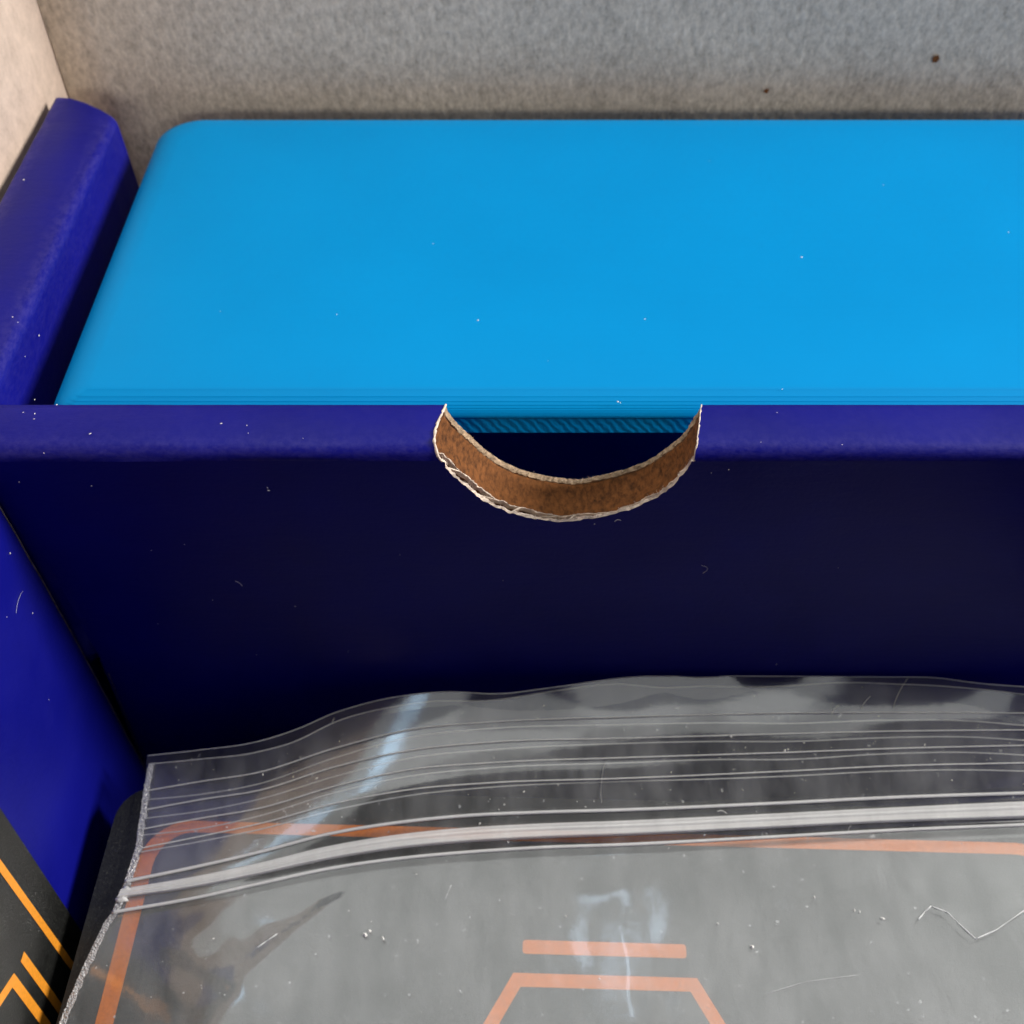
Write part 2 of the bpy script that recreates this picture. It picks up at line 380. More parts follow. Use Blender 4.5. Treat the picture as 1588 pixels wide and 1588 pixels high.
# top strip, left and right of the notch (front fold -> back edge -> back face)
def strip(name, xf, xb, m):
    V = []
    xf = np.array(xf); xb = np.array(xb); n = len(xf); prof = []
    rows = []
    for k in range(0, 8):
        a = math.pi/2*k/7; rows.append((0.0, YF + RF - RF*math.cos(a), TZ - RF + RF*math.sin(a)))
    for t in (0.15, 0.3, 0.5, 0.7, 0.85, 1.0):
        rows.append((t, YF + RF + t*(YK - YF - RF), TZ + 0.00016*math.sin(math.pi*t)))
    rows += [(1.0, YK, TZ - 0.3*H), (1.0, YK, ZBOT)]
    for (t, y, z) in rows:
        for i in range(n):
            tx = min(1, max(0, (y - YF)/(YK - YF))); x = xf[i]*(1-tx) + xb[i]*tx
            w = waves(x, TZ - RF)*0.5 if t < 0.01 else 0
            q = 0.00004*wob(x*0.35, y) + 0.000015*wob(x*2.2, y*2)
            fold = 0.00011*wob(x*0.12, 0.5) + 0.00005*wob(x*0.6, 0.9)
            bul = 0.0006*math.sin(math.pi*tx**0.6)*max(0, 1 - (xf[-1]*(1-tx) + xb[-1]*tx - x)/0.0016) if tx < 1 and x < 0.002 and xf[-1] < 0.002 else 0
            V.append((x - bul, y + w*(1 if z < TZ - RF*0.5 else 0.6) + (fold if 0.05 < (z - TZ + RF)/RF < 0.95 else 0), z + (q if z > TZ - RF*0.9 else 0)))
    o = obj(name, V, grid_faces(len(rows), n), m, tray, True)
    wear(o, lambda p: (0.12*math.exp(-((p.y - YF - 0.008*H)/(0.016*H))**2) + 0.03)*(p.z > TZ - RF*1.05))
    return o
a = np.linspace(0, 1, 44)
strip('top_fold', -0.704*H + (fc[0, 0] + 0.704*H)*a, -0.704*H + (bc[0, 0] + 0.704*H)*a, M_navy)
strip('top_fold', fc[-1, 0] + (XR - 0.003 - fc[-1, 0])*a, bc[-1, 0] + (XR - 0.003 - bc[-1, 0])*a, M_navy)
# back sheet under the notch
B = np.array([[(bc[i, 0], YK, z) for z in np.linspace(ZBOT, bc[i, 1], 8)] for i in range(NC)])
sheet('back_sheet', B, M_navy, tray)
# the cut board between the two sheets
s_ = np.linspace(0, 1, NC)
chan = 0.02 + 0.15*np.clip(1 - s_/0.62, 0, 1)**0.6*np.clip(s_/0.05, 0, 1) + 0.03*np.exp(-((s_-0.82)/0.1)**2)
def loft(t, drop=0.0, jit=0.0):
    """points across the cut at fraction t (0 front .. 1 back), pushed down into the board by drop"""
    t = np.broadcast_to(t, (NC,)); x = fc[:, 0]*(1-t) + bc[:, 0]*t; z = fc[:, 1]*(1-t) + bc[:, 1]*t
    nx, nz = np.gradient(bc[:, 1]), -np.gradient(bc[:, 0]); L = np.hypot(nx, nz) + 1e-12
    d = np.broadcast_to(drop, (NC,)) + rng.normal(0, 1, NC)*jit
    d = d*np.clip(np.minimum(s_, 1-s_)/0.04, 0, 1)
    tc_ = np.clip(t, 0, 1); x = x - 0.0006*np.sin(np.pi*tc_**0.6)*np.clip(1 - s_/0.09, 0, 1)
    fp_ = TZ - RF*(1 - np.sin(np.clip(tc_*5, 0, 1)*np.pi/2)); we = np.clip(1 - np.minimum(s_, 1-s_)/0.025, 0, 1)
    z = z + we*(fp_ - (fc[0, 1]*(1-tc_) + TZ*tc_))
    return np.stack([x + d*nx/L, YF + t*(YK - YF), z + d*nz/L], 1)
lin = 0.046 + 0.014*np.sin(s_*37) + 0.012*np.sin(s_*83 + 1)
JF = 0.00005
edge = np.stack([loft(0.0, -0.00002), loft(lin*0.3, -0.0001, JF), loft(lin*0.7, -0.00010, JF), loft(lin, 0.0, JF), loft(lin + 0.004, 0.0006)], 0)
edge[0, :, 1] -= 0.00006
sheet('front_liner_edge', edge, M_liner, dv, False)
ch0, ch1 = lin + 0.004, lin + chan
sheet('flute_channel', np.stack([loft(ch0, 0.0006), loft(ch0, 0.0011), loft((ch0+ch1)/2, 0.0013, JF), loft(ch1, 0.0011), loft(ch1, 0.0003)], 0), M_core, dv, False)
m1 = ch1 + 0.02
sheet('middle_liner_edge', np.stack([loft(ch1 - 0.004, 0.0004), loft(ch1, 0.00002, JF*0.7), loft(ch1 + 0.012, 0.0, JF*0.7), loft(m1, 0.00006, JF*0.7)], 0), M_liner, dv, False)
core_rows = [loft(m1 + (0.86 - m1)*t, 0.00005 + 0.00020*math.sin(math.pi*t), 0.000022) for t in np.linspace(0, 1, 16)]
crk = 0.0001 + 0.0005*np.clip(np.sin(s_*21 + 0.7) + 0.6*np.sin(s_*57), 0, 1)
core_rows.append(loft(0.864, crk, 0.00006)); core_rows.append(loft(0.884, crk, 0.00004))
sheet('board_core', np.stack(core_rows, 0), M_core, dv, True)
sheet('back_liner_edge', np.stack([loft(0.884, crk + 0.0001), loft(0.892, 0.00004, JF), loft(0.93, -0.00004, JF), loft(0.97, -0.00005, JF), loft(1.0, 0.0, JF*0.5), loft(1.012, 0.0003)], 0), M_tanliner, dv, False)
# little flute walls bridging the open channel
def flute(i, lean):
    a0, a1 = loft(ch0 - 0.005, 0.00002), loft(ch1 + 0.004, 0.00002); b0, b1 = loft(ch0, 0.0012), loft(ch1, 0.0012)
    j = min(NC-1, max(0, i + lean)); k = min(NC-1, j+1); i2 = i + 1
    V = [a0[i], a0[i2], a1[j], a1[k], b0[i], b0[i2], b1[j], b1[k]]
    V = [0.5*(V[0]+V[1]) + (V[q]-0.5*(V[0]+V[1]))*1.0 for q in range(8)]
    obj('flute_wall', V, [(0,1,3,2), (0,2,6,4), (1,5,7,3), (0,4,5,1), (2,3,7,6)], M_liner, dv)
for i, ln in ((11, 7), (33, 8), (50, 3), (62, 8), (76, 2), (117, 3)): flute(i, ln)
# torn paper fibres standing along the rim
def fibre(p, d, L, r=0.000025):
    n = 5; q = [np.array(p) + np.array(d)*L*t + np.array([0.3, 0, 0.2])*L*(t*t)*random.uniform(-.6, .6) for t in np.linspace(0, 1, n)]
    return q
fv, ff = [], []
def add_fibre(q, r):
    base = len(fv)
    for i, p in enumerate(q):
        rr = r*(1 - 0.7*i/(len(q)-1))
        for s in range(3):
            an = 2.1*s; fv.append(p + rr*np.array([math.cos(an), 0.3*math.sin(an), math.sin(an)]))
    ff.extend(tuple(base + k for k in fc_) for fc_ in grid_faces(len(q), 3, close=True))
rim = loft(lin*0.5, -0.0001); rim2 = loft(0.94, 0.0)
for k in range(340):
    if random.random() < 0.35: i = int(random.gauss(79, 5))
    elif random.random() < 0.2: i = int(random.gauss(118, 2.5))
    else: i = random.randrange(3, NC-3)
    i = min(NC-3, max(2, i)); p = rim[i] if random.random() < 0.75 else rim2[i]
    d = np.array([random.uniform(-.7, .7), random.uniform(-.5, .6), random.uniform(0.1, 1)]); d /= np.linalg.norm(d)
    add_fibre(fibre(p, d, random.uniform(0.0001, 0.0005)), random.uniform(0.000012, 0.00003))
obj('torn_fibres', fv, ff, M_liner, dv, kind='stuff')
# torn paper edge of the top fold at both tips of the notch
for e in (0, -1):
    pts = [loft(t)[e] + np.array([random.gauss(0, 0.00002), 0, 0.00004 + 0.00012*math.sin(math.pi*t)]) for t in np.linspace(0, 1, 26)]
    tube('fold_liner_edge', pts, np.clip(0.00010 + rng.normal(0, 0.00003, 26), 0.00004, 0.0002)*(1.0 if e == 0 else 0.5), M_liner, dv, 6)
# pale edge of the divider sheet along the slot
tube('slot_edge', C[2, :, :][C[2, :, 2] < TZ - 0.5*H], 0.00008, M_paperedge, dv, 6)

# ------------------------------------------------------------------ light blue printed plastic box
X0, X1, Y0, Y1 = -0.648*H, 1.30*H, 1.058*H, 1.838*H
PT = CZ - 1.038*H                                       # top plane
pbox = thing('plastic_box', 'light blue 3D printed plastic box with rounded edges behind the divider', 'box', (0.33*H, 1.45*H, 0.0012))
A, Bz, RC = 0.056*H, 0.0185*H, 0.075*H
nlay = 10; lay = Bz/nlay
def inset(h): return A*(1 - math.sqrt(max(0, 1 - (min(h, Bz)/Bz)**2))) if h > 0 else 0.0   # h above rim
def rr_n(ins, rf=0.030*H, seg=12):
    """rounded outline with outward normals: tighter corners at the front than at the back"""
    out = []
    x0, x1, y0, y1 = X0 + ins, X1 - ins, Y0 + ins, Y1 - ins
    for sx, sy, a0, r in ((1, 1, 0, RC), (-1, 1, 90, RC), (-1, -1, 180, rf), (1, -1, 270, rf)):
        r = max(0.0008, r - ins*0.5); cx = x1 - r if sx > 0 else x0 + r; cy = y1 - r if sy > 0 else y0 + r
        for k in range(seg + 1):
            a = math.radians(a0 + 90*k/seg); out.append((cx + r*math.cos(a), cy + r*math.sin(a), math.sin(a)))
    return out
hs = []
for k in range(nlay): hs += [(lay*(k+0.10), lay*(k+0.55)), (lay*(k+0.50), lay*(k+0.52)), (lay*(k+0.90), lay*(k+0.60))]
hs.append((Bz*0.992, Bz*0.985))
V = []
for h, hq in hs:                                         # the layer steps show only along the front edge
    a_in, b_in = rr_n(inset(h)), rr_n(inset(hq))
    for p, q in zip(a_in, b_in):
        w = 0.75*min(1, max(0, (-p[2] - 0.75)/0.22)); V.append((p[0]*(1-w) + q[0]*w, p[1]*(1-w) + q[1]*w, PT - Bz + h))
npt = len(rr_n(0.0)); nr = len(hs)
for ins, z in ((A*0.97, PT - 0.00001), (A*1.25, PT + 0.00002), (A*2.0, PT + 0.00004), (A*3.5, PT + 0.00005)):
    V += [(p[0], p[1], z) for p in rr_n(ins)]; nr += 1
F = grid_faces(nr, npt, close=True); F.append(tuple(range((nr-1)*npt, nr*npt)))
lid = obj('lid', V, F, M_plastic, pbox, True)
ZR = CZ - 1.080*H
rr = [(0.0, PT - Bz + lay*0.1), (0.0, PT - Bz - 0.0001), (-0.00016, (PT - Bz + ZR)/2), (-0.00036, ZR + 0.00006), (-0.00034, ZR), (0.012, ZR)]
V = []
for (ins, z) in rr: V += [(p[0], p[1], z) for p in rr_n(ins)]
obj('lid_rim', V, grid_faces(len(rr), npt, close=True), M_plastic_rim, lid, False)
V = []
for (ins, z) in ((0.012, ZR), (0.012, 0.0012), (0.015, 0.0012)): V += [(p[0], p[1], z) for p in rr_n(ins)]
obj('body', V, grid_faces(3, npt, close=True) + [tuple(range(2*npt, 3*npt))], M_plastic, pbox, True)

# ------------------------------------------------------------------ cards
CPZ = CZ - 1.65*H                                       # top face of the upper card
ccx = (937 - HALF)/FPX * (CZ - CPZ)/1.0293
HW, CY1, CYc = 0.793*H, 0.7706*H, 0.257*H
CY0 = 2*CYc - CY1
def slab(outline, z0, z1):
    n = len(outline); V = [(x, y, z0) for x, y in outline] + [(x, y, z1) for x, y in outline]
    return V, [tuple(range(n)), tuple(range(n, 2*n))] + [(i, (i+1) % n, (i+1) % n + n, i + n) for i in range(n)]
def stroke_loop(outer, inner, z0, z1):
    n = len(outer); V = [(x, y, z0) for x, y in outer] + [(x, y, z0) for x, y in inner] + [(x, y, z1) for x, y in outer] + [(x, y, z1) for x, y in inner]
    F = []
    for i in range(n):
        j = (i+1) % n; F += [(2*n+i, 2*n+j, 3*n+j, 3*n+i), (i, j, 2*n+j, 2*n+i), (n+i, n+j, 3*n+j, 3*n+i)]
    return V, F
def hexagon(cx, cy, a): return [(cx + a*math.cos(math.radians(60*k)), cy + a*math.sin(math.radians(60*k))) for k in range(6)]

deck = thing('card_deck', 'stack of black rounded corner cards with orange border under the zip bag', 'cards', (ccx, CYc, 0.0012))
TH = 0.0004
v, f = slab(rrect(ccx-HW, ccx+HW, CY0, CY1, 0.055*H, 8), CPZ - TH, CPZ); tc = obj('top_card', v, f, M_card, deck)
PZ0, PZ1 = CPZ + 0.00001, CPZ + 0.00004
ins, sw_ = 0.056*H, 0.026*H
v, f = stroke_loop(rrect(ccx-HW+ins, ccx+HW-ins, CY0+ins, CY1-ins, 0.075*H, 10), rrect(ccx-HW+ins+sw_, ccx+HW-ins-sw_, CY0+ins+sw_*0.74, CY1-ins-sw_*0.74, 0.075*H-sw_*0.75, 10), PZ0, PZ1)
obj('border_print', v, f, M_print, tc)
v, f = slab(rrect(ccx-0.123*H, ccx+0.123*H, 0.5203*H, 0.5407*H, 0.005*H, 4), PZ0, PZ1); obj('bar_print', v, f, M_print, tc)
for a0, wd in ((0.272*H, 0.0225*H), (0.188*H, 0.0225*H)):
    v, f = stroke_loop(hexagon(ccx, CYc, a0), hexagon(ccx, CYc, a0 - wd), PZ0, PZ1); obj('hexagon_print', v, f, M_print, tc)
# the cards of the deck beneath
_th = math.radians(1.6); deck.rotation_euler = (0, 0, -_th)
deck.location = (ccx - 0.273*H*math.sin(_th), CYc + 0.268*H - 0.273*H*math.cos(_th), 0.0012)
th2 = 0.00062; ncards = int((CPZ - TH - 0.0012)/th2); th2 = (CPZ - TH - 0.0012)/ncards
v, f = slab(rrect(-HW, HW, CY0-CYc, CY1-CYc, 0.055*H, 5), 0.00001, th2 - 0.00001)
cm = None
for k in range(ncards):
    dx, dy = random.uniform(0, .0004), random.uniform(-.0004, .0)
    if cm is None:
        o = obj('card', [np.array(p) + np.array(deck.location) for p in v], f, M_card, deck); cm = o.data
    else:
        o = bpy.data.objects.new('card', cm); COL.objects.link(o); o.parent = deck
    o.location = (dx, dy, k*th2)

# standing card against the side flap (traced edges lie on the plane x = XS)
XS = -0.690*H
def yz(u, v): p = at(u, v, x=XS); return p[1], p[2]
tilt = math.radians(5.2)
ey, ez = np.array([math.cos(tilt), -math.sin(tilt)]), np.array([math.sin(tilt), math.cos(tilt)])   # 'b' and 'up' axes in (y,z)
e0 = np.array(yz(0, 1255)); e1 = np.array(yz(125, 1440)); mid = (e0 + e1)/2
top = mid + ez*0.62*H
drop = (top[1] - (0.0012 + 0.00005))/ez[1]
bl = 0.52*H
# far edge runs along ez; the lower rear corner would dip by bl*sin(tilt): put its lowest corner on the floor
drop = (top[1] - 0.00125)/ez[1]
def place(a, b): p = top - ez*a - ey*b; return p
stc = thing('standing_card', 'black card with golden lines standing upright against the navy side wall', 'card', (XS - 0.0003, float(place(drop, 0)[0]), 0.0012))
def slab_yz(outline, x0, x1):
    v, f = slab(outline, x0, x1); return [(p[2], p[0], p[1]) for p in v], f
ol = rrect(0, drop, 0, bl, 0.04*H, 6)
sb = obj('card_face', *slab_yz([tuple(place(a_, b_)) for a_, b_ in ol], XS - 0.0004, XS), M_card, stc)
def line_yz(name, pts, w):
    """flat stroke along traced points on the card face"""
    P_ = [np.array(yz(*p)) for p in pts]; L, R = [], []
    for i, p in enumerate(P_):
        ds = []
        if i > 0: d = p - P_[i-1]; ds.append(d/np.linalg.norm(d))
        if i < len(P_)-1: d = P_[i+1] - p; ds.append(d/np.linalg.norm(d))
        ns = [np.array([-d[1], d[0]]) for d in ds]; nn = sum(ns); nn /= np.linalg.norm(nn); k = 1/max(0.4, nn.dot(ns[0]))
        L.append(p + nn*w/2*k); R.append(p - nn*w/2*k)
    v, f = slab_yz([tuple(q) for q in L + R[::-1]], XS + 0.00001, XS + 0.00004)
    n = len(L); N2 = 2*n
    f = []
    for i in range(n-1):
        a_, b_, c_, d_ = i, i+1, N2-2-i, N2-1-i
        f += [(a_+N2, b_+N2, c_+N2, d_+N2), (a_, b_, b_+N2, a_+N2), (d_, c_, c_+N2, d_+N2)]
    return obj(name, v, f, M_gold, sb)
line_yz('border_print', [(-150, 1135), (0, 1343), (107, 1492), (160, 1566)], 0.0125*H)
line_yz('bar_print', [(34, 1483), (92, 1563), (150, 1643)], 0.0145*H)
line_yz('hexagon_print', [(-40, 1612), (20, 1520), (75, 1594), (130, 1668)], 0.0155*H)

# ------------------------------------------------------------------ the zip bag
bag = thing('zip_bag', 'clear plastic zip lock bag lying over the orange bordered card', 'bag', (ccx, 0.35*H, CPZ))
UR = 1800
def R_(*p): return list(p)
rows = {
 'blip': R_((228,1172),(311,1163),(400,1150),(460,1131),(518,1106),(575,1089),(632,1078),(693,1073),(772,1076),(865,1065),(968,1051),(1020,1048),(1092,1051),(1174,1044),(1270,1049),(1378,1049),(1449,1051),(1521,1060),(1588,1065),(UR,1080)),
 'flip': R_((231,1185),(311,1174),(400,1165),(454,1153),(525,1121),(597,1099),(668,1085),(772,1084),(865,1074),(968,1062),(1020,1064),(1092,1061),(1181,1066),(1235,1066),(1306,1061),(1378,1059),(1449,1060),(1521,1068),(1588,1079),(UR,1110)),
 'l1': R_((223,1227),(311,1212),(400,1198),(520,1160),(640,1131),(760,1120),(968,1112),(1217,1106),(1378,1105),(1588,1106),(UR,1108)),
 'l2': R_((222,1241),(311,1232),(400,1216),(520,1175),(640,1143),(760,1130),(968,1124),(1120,1121),(1217,1122),(1378,1117),(1500,1118),(1588,1125),(UR,1140)),
 'l3': R_((219,1257),(311,1240),(400,1226),(520,1189),(640,1163),(760,1151),(968,1145),(1217,1138),(1378,1134),(1588,1132),(UR,1130)),
 'l4': R_((218,1270),(311,1258),(400,1240),(520,1204),(640,1175),(760,1163),(968,1153),(1110,1150),(1217,1150),(1378,1144),(1500,1143),(1588,1148),(UR,1162)),
 'l5': R_((214,1287),(311,1269),(400,1254),(520,1219),(640,1193),(760,1183),(968,1175),(1217,1167),(1378,1161),(1588,1156),(UR,1152)),
 'l6': R_((213,1296),(311,1285),(400,1266),(520,1229),(640,1203),(760,1191),(968,1183),(1110,1178),(1217,1178),(1378,1169),(1500,1167),(1588,1171),(UR,1182)),
 'l7': R_((210,1317),(311,1297),(400,1278),(520,1246),(640,1224),(760,1214),(968,1207),(1217,1196),(1378,1188),(1588,1183),(UR,1178)),
 'l8': R_((208,1323),(311,1305),(400,1287),(520,1256),(640,1233),(760,1221),(968,1212),(1110,1208),(1217,1204),(1378,1196),(1500,1194),(1588,1196),(UR,1204)),
 'z1': R_((194,1367),(300,1345),(400,1322),(507,1294),(615,1276),(722,1265),(829,1260),(968,1256),(1199,1246),(1378,1237),(1588,1230),(UR,1224)),
 'z2': R_((189,1379),(300,1360),(400,1339),(507,1313),(615,1295),(722,1284),(829,1278),(968,1273),(1199,1262),(1378,1253),(1588,1243),(UR,1236)),
 'z3': R_((183,1394),(300,1377),(400,1357),(507,1334),(615,1317),(722,1307),(829,1301),(968,1296),(1199,1285),(1378,1276),(1588,1269),(UR,1261)),
 'z4': R_((174,1415),(300,1393),(400,1371),(507,1348),(615,1332),(722,1322),(829,1315),(968,1310),(1199,1298),(1378,1288),(1588,1279),(UR,1270)),
 'b1': R_((162,1432),(400,1400),(700,1355),(968,1342),(1250,1332),(1588,1315),(UR,1306)),
 'b2': R_((146,1465),(400,1440),(700,1405),(968,1390),(1250,1384),(1588,1372),(UR,1366)),
 'b3': R_((120,1520),(400,1505),(700,1490),(968,1485),(1250,1480),(1588,1475),(UR,1472)),
 'b4': R_((92,1588),(400,1588),(700,1588),(968,1588),(1250,1588),(1588,1588),(UR,1588)),
 'b5': R_((40,1720),(400,1720),(700,1720),(968,1720),(1250,1720),(1588,1720),(UR,1720)),
 'b6': R_((-20,1880),(400,1880),(700,1880),(968,1880),(1250,1880),(1588,1880),(UR,1880)),
}
# height of each row above the card, at the left weld / mid / right (in H)
hts = {'blip': (0.012,0.135,0.135), 'flip': (0.016,0.128,0.125), 'l1': (0.016,0.115,0.112), 'l2': (0.008,0.108,0.104), 'l3': (0.016,0.104,0.101), 'l4': (0.008,0.096,0.092),
       'l5': (0.016,0.092,0.090), 'l6': (0.008,0.084,0.080), 'l7': (0.016,0.080,0.078), 'l8': (0.008,0.070,0.067), 'z1': (0.016,0.060,0.060), 'z2': (0.018,0.056,0.056),
       'z3': (0.018,0.050,0.050), 'z4': (0.016,0.042,0.044), 'b1': (0.011,0.018,0.020), 'b2': (0.009,0.0145,0.017), 'b3': (0.008,0.014,0.016), 'b4': (0.008,0.014,0.014), 'b5': (0.008,0.013,0.013), 'b6': (0.008,0.010,0.010)}
for _k in hts:
    _f = {'1': 0.80, '2': 0.77, '3': 0.72, '4': 0.68}[_k[1]] if _k[0] == 'z' else (0.78 if _k[0] != 'b' or _k == 'blip' else 0.9); hts[_k] = tuple(max(0.008, h*_f) for h in hts[_k])
hts.update({'z1': (0.014, 0.043, 0.043), 'z2': (0.014, 0.035, 0.035), 'z3': (0.013, 0.027, 0.027), 'z4': (0.012, 0.0205, 0.021), 'b1': (0.010, 0.0165, 0.0175)})
NU = 170
def rowpts(key, lift=0.0):
    r = rows[key]; u0 = r[0][0]
    tt = np.linspace(0, 1, NU)**1.15; us = u0 + (UR - u0)*tt; vs = interp(r, us)
    hl, hm, hr = hts[key]; hh = interp([(-200, hl), (u0, hl), (u0+180, hl + (hm-hl)*0.30), (u0+420, hl + (hm-hl)*0.85), (900, hm), (1500, hr), (UR+10, hr)], us)
    return np.array([at(u, v, z=CPZ + h*H + lift) for u, v, h in zip(us, vs, hh)])
def densify(keys, sub):
    K = np.stack([rowpts(k) for k in keys], 0); q = np.arange(len(keys)); out = []
    qs = []
    for i in range(len(keys)-1): qs += list(np.linspace(i, i+1, sub[i] if isinstance(sub, (list, tuple)) else sub, endpoint=False))
    qs.append(len(keys)-1)
    m = np.zeros_like(K); m[1:-1] = (K[2:] - K[:-2])/2; m[0] = K[1]-K[0]; m[-1] = K[-1]-K[-2]
    for s in qs:
        i = min(int(s), len(keys)-2); t = s - i
        out.append((2*t**3-3*t**2+1)*K[i] + (t**3-2*t**2+t)*m[i] + (-2*t**3+3*t**2)*K[i+1] + (t**3-t**2)*m[i+1])
    return np.array(out), np.array(qs)
fkeys = ['flip','l1','l3','l5','l7','z1','z2','z3','z4','b1','b2','b3','b4','b5','b6']
G, qs = densify(fkeys, 6)
# creases and puckers in the film below the zip
def ridge(x, y, ax, ay, bx, by, w):
    dx, dy = bx-ax, by-ay; L = dx*dx+dy*dy; t = np.clip(((x-ax)*dx + (y-ay)*dy)/L, 0, 1)
    d = np.hypot(x-ax-t*dx, y-ay-t*dy); return np.exp(-(d/w)**2)*np.sin(np.pi*np.clip(t*0.98+0.01, 0, 1))**0.5
xx, yv = G[..., 0], G[..., 1]
wr = np.zeros_like(xx)
def gp(u, v): p = at(u, v, z=CPZ + 0.014*H); return p[0], p[1]
for (a_, b_, w, h) in (((610,1345),(380,1500),0.0012,0.0007),((590,1360),(300,1590),0.0018,0.0006),((420,1360),(250,1480),0.0016,0.0005),
                       ((960,1400),(985,1600),0.0016,0.00045),((1430,1330),(1380,1430),0.0009,0.0004),((1440,1405),(1515,1458),0.0007,0.0006),((1515,1458),(1600,1405),0.0007,0.0006),
                       ((1240,1500),(1500,1480),0.0014,0.00045),((1300,1530),(1130,1590),0.002,0.0004),((1330,1370),(1200,1420),0.0016,0.0003),((250,1450),(500,1590),0.0012,0.0005)):
    wr += h*ridge(xx, yv, *gp(*a_), *gp(*b_), w)
for i_ in range(wr.shape[0]):
    for j_ in range(wr.shape[1]): wr[i_, j_] = wr[i_, j_]*0.28 + 0.00013*wob(xx[i_, j_]*0.16, yv[i_, j_]*0.16, 0.01) + 0.00004*wob(xx[i_, j_]*0.5, yv[i_, j_]*0.5)
mask = np.clip((qs - 8.3)/1.2, 0, 1)[:, None]; edge_m = np.clip(np.linspace(0, 1, NU)/0.02, 0, 1)[None, :]
G[..., 2] += wr*mask*edge_m
# gentle ripple of the open lip
lipm = np.clip(1 - qs/2.5, 0, 1)[:, None]
G[..., 1] += lipm*edge_m*0.00025*np.sin(xx*260)
G[..., 2] = np.maximum(G[..., 2], CPZ + 0.00022)
sheet('front_film', G, M_film, bag)
bkeys = ['blip','l2','l4','l6','l8','z2','z4','b1','b2','b3','b4','b5','b6']
hts2 = dict(hts)
_zs = {k: hts[k] for k in ('z2', 'z4')}; hts['z2'] = (0.008, 0.022, 0.022); hts['z4'] = (0.005, 0.007, 0.007)
for k in ('b1','b2','b3','b4','b5','b6'): hts[k] = tuple(min(h, 0.005) for h in hts[k])
Gb, qb = densify(bkeys, 5); hts.update(_zs)
Gb[..., 2] = np.maximum(Gb[..., 2], CPZ + 0.00012)
Gb[..., 1] = np.minimum(Gb[..., 1], YF - 0.0004); G_y = G
sheet('back_film', Gb, M_film_back, bag)
# raised guide ribs, zip ridges and the zip track
for k, r in (('l1',.00007),('l3',.00007),('l5',.00007),('l7',.00007)): tube('guide_rib', rowpts(k, 0.00006), r, M_rib, bag, 6)
for k, r in (('l2',.00006),('l4',.00006),('l6',.00006),('l8',.00006)): tube('guide_rib', rowpts(k, 0.00003), r, M_rib, bag, 6)
tube('lip_edge', G[0], 0.00005, M_rib, bag, 6); tube('lip_edge', Gb[0], 0.00005, M_rib, bag, 6)
tube('zip_ridge', rowpts('z1', 0.0001), 0.00017, M_rib, bag, 8); tube('zip_ridge', rowpts('z4', 0.0001), 0.00017, M_rib, bag, 8)
a_, b_ = rowpts('z2', 0.0001), rowpts('z3', 0.0001)
prof = [(0.0,0.0),(0.04,0.00022),(0.22,0.00030),(0.27,0.00022),(0.34,0.00030),(0.52,0.00030),(0.57,0.00022),(0.64,0.0003),(0.80,0.0003),(0.90,0.00045),(0.97,0.0003),(1.0,0.0)]
Z = np.stack([a_*(1-t) + b_*t + np.array([0, 0, h]) for t, h in prof], 0)
sheet('zip_track', Z, M_band, bag)
# crimped side weld along the left edge
Lf = G[:, 0]; wl = []
inn = []
for i in range(len(Lf)):
    w = 0.0125*H*(0.75 + 0.25*random.random()); p = Lf[i].copy(); inn.append(p + np.array([w, 0, 0.0001]))
Wd = []
sub = 6
idx = np.linspace(0, len(Lf)-1, (len(Lf)-1)*sub + 1)
Li = np.stack([np.interp(idx, np.arange(len(Lf)), Lf[:, k]) for k in range(3)], 1); Ii = np.stack([np.interp(idx, np.arange(len(Lf)), np.array(inn)[:, k]) for k in range(3)], 1)
for t in np.linspace(0, 1, 7):
    q = Li*(1-t) + Ii*t; q[:, 2] += 0.00012 + rng.normal(0, 1, len(q))*0.00005*(1 if 0 < t < 1 else 0.3); q[:, 0] += rng.normal(0, 1, len(q))*0.00002
    Wd.append(q)
q = Li.copy(); q[:, 2] -= 0.00005; Wd.insert(0, q)
sheet('side_weld', np.array(Wd), M_seam, bag, False)
# melted lumps where the zip meets the weld
for key, r in (('z2', 0.0004), ('z3', 0.0005)):
    c = rowpts(key, 0.0002)[0] + np.array([0.0004, 0, 0]); bm = bmesh.new(); bmesh.ops.create_icosphere(bm, subdivisions=2, radius=r)
    vs_ = [np.array(v_.co)*np.array([1.2, 0.7, 0.5])*(1 + 0.25*math.sin(9e3*v_.co.x + 7e3*v_.co.y)) + c for v_ in bm.verts]; fs_ = [tuple(v_.index for v_ in f_.verts) for f_ in bm.faces]; bm.free()
    obj('weld_lump', vs_, fs_, M_rib, bag, True)
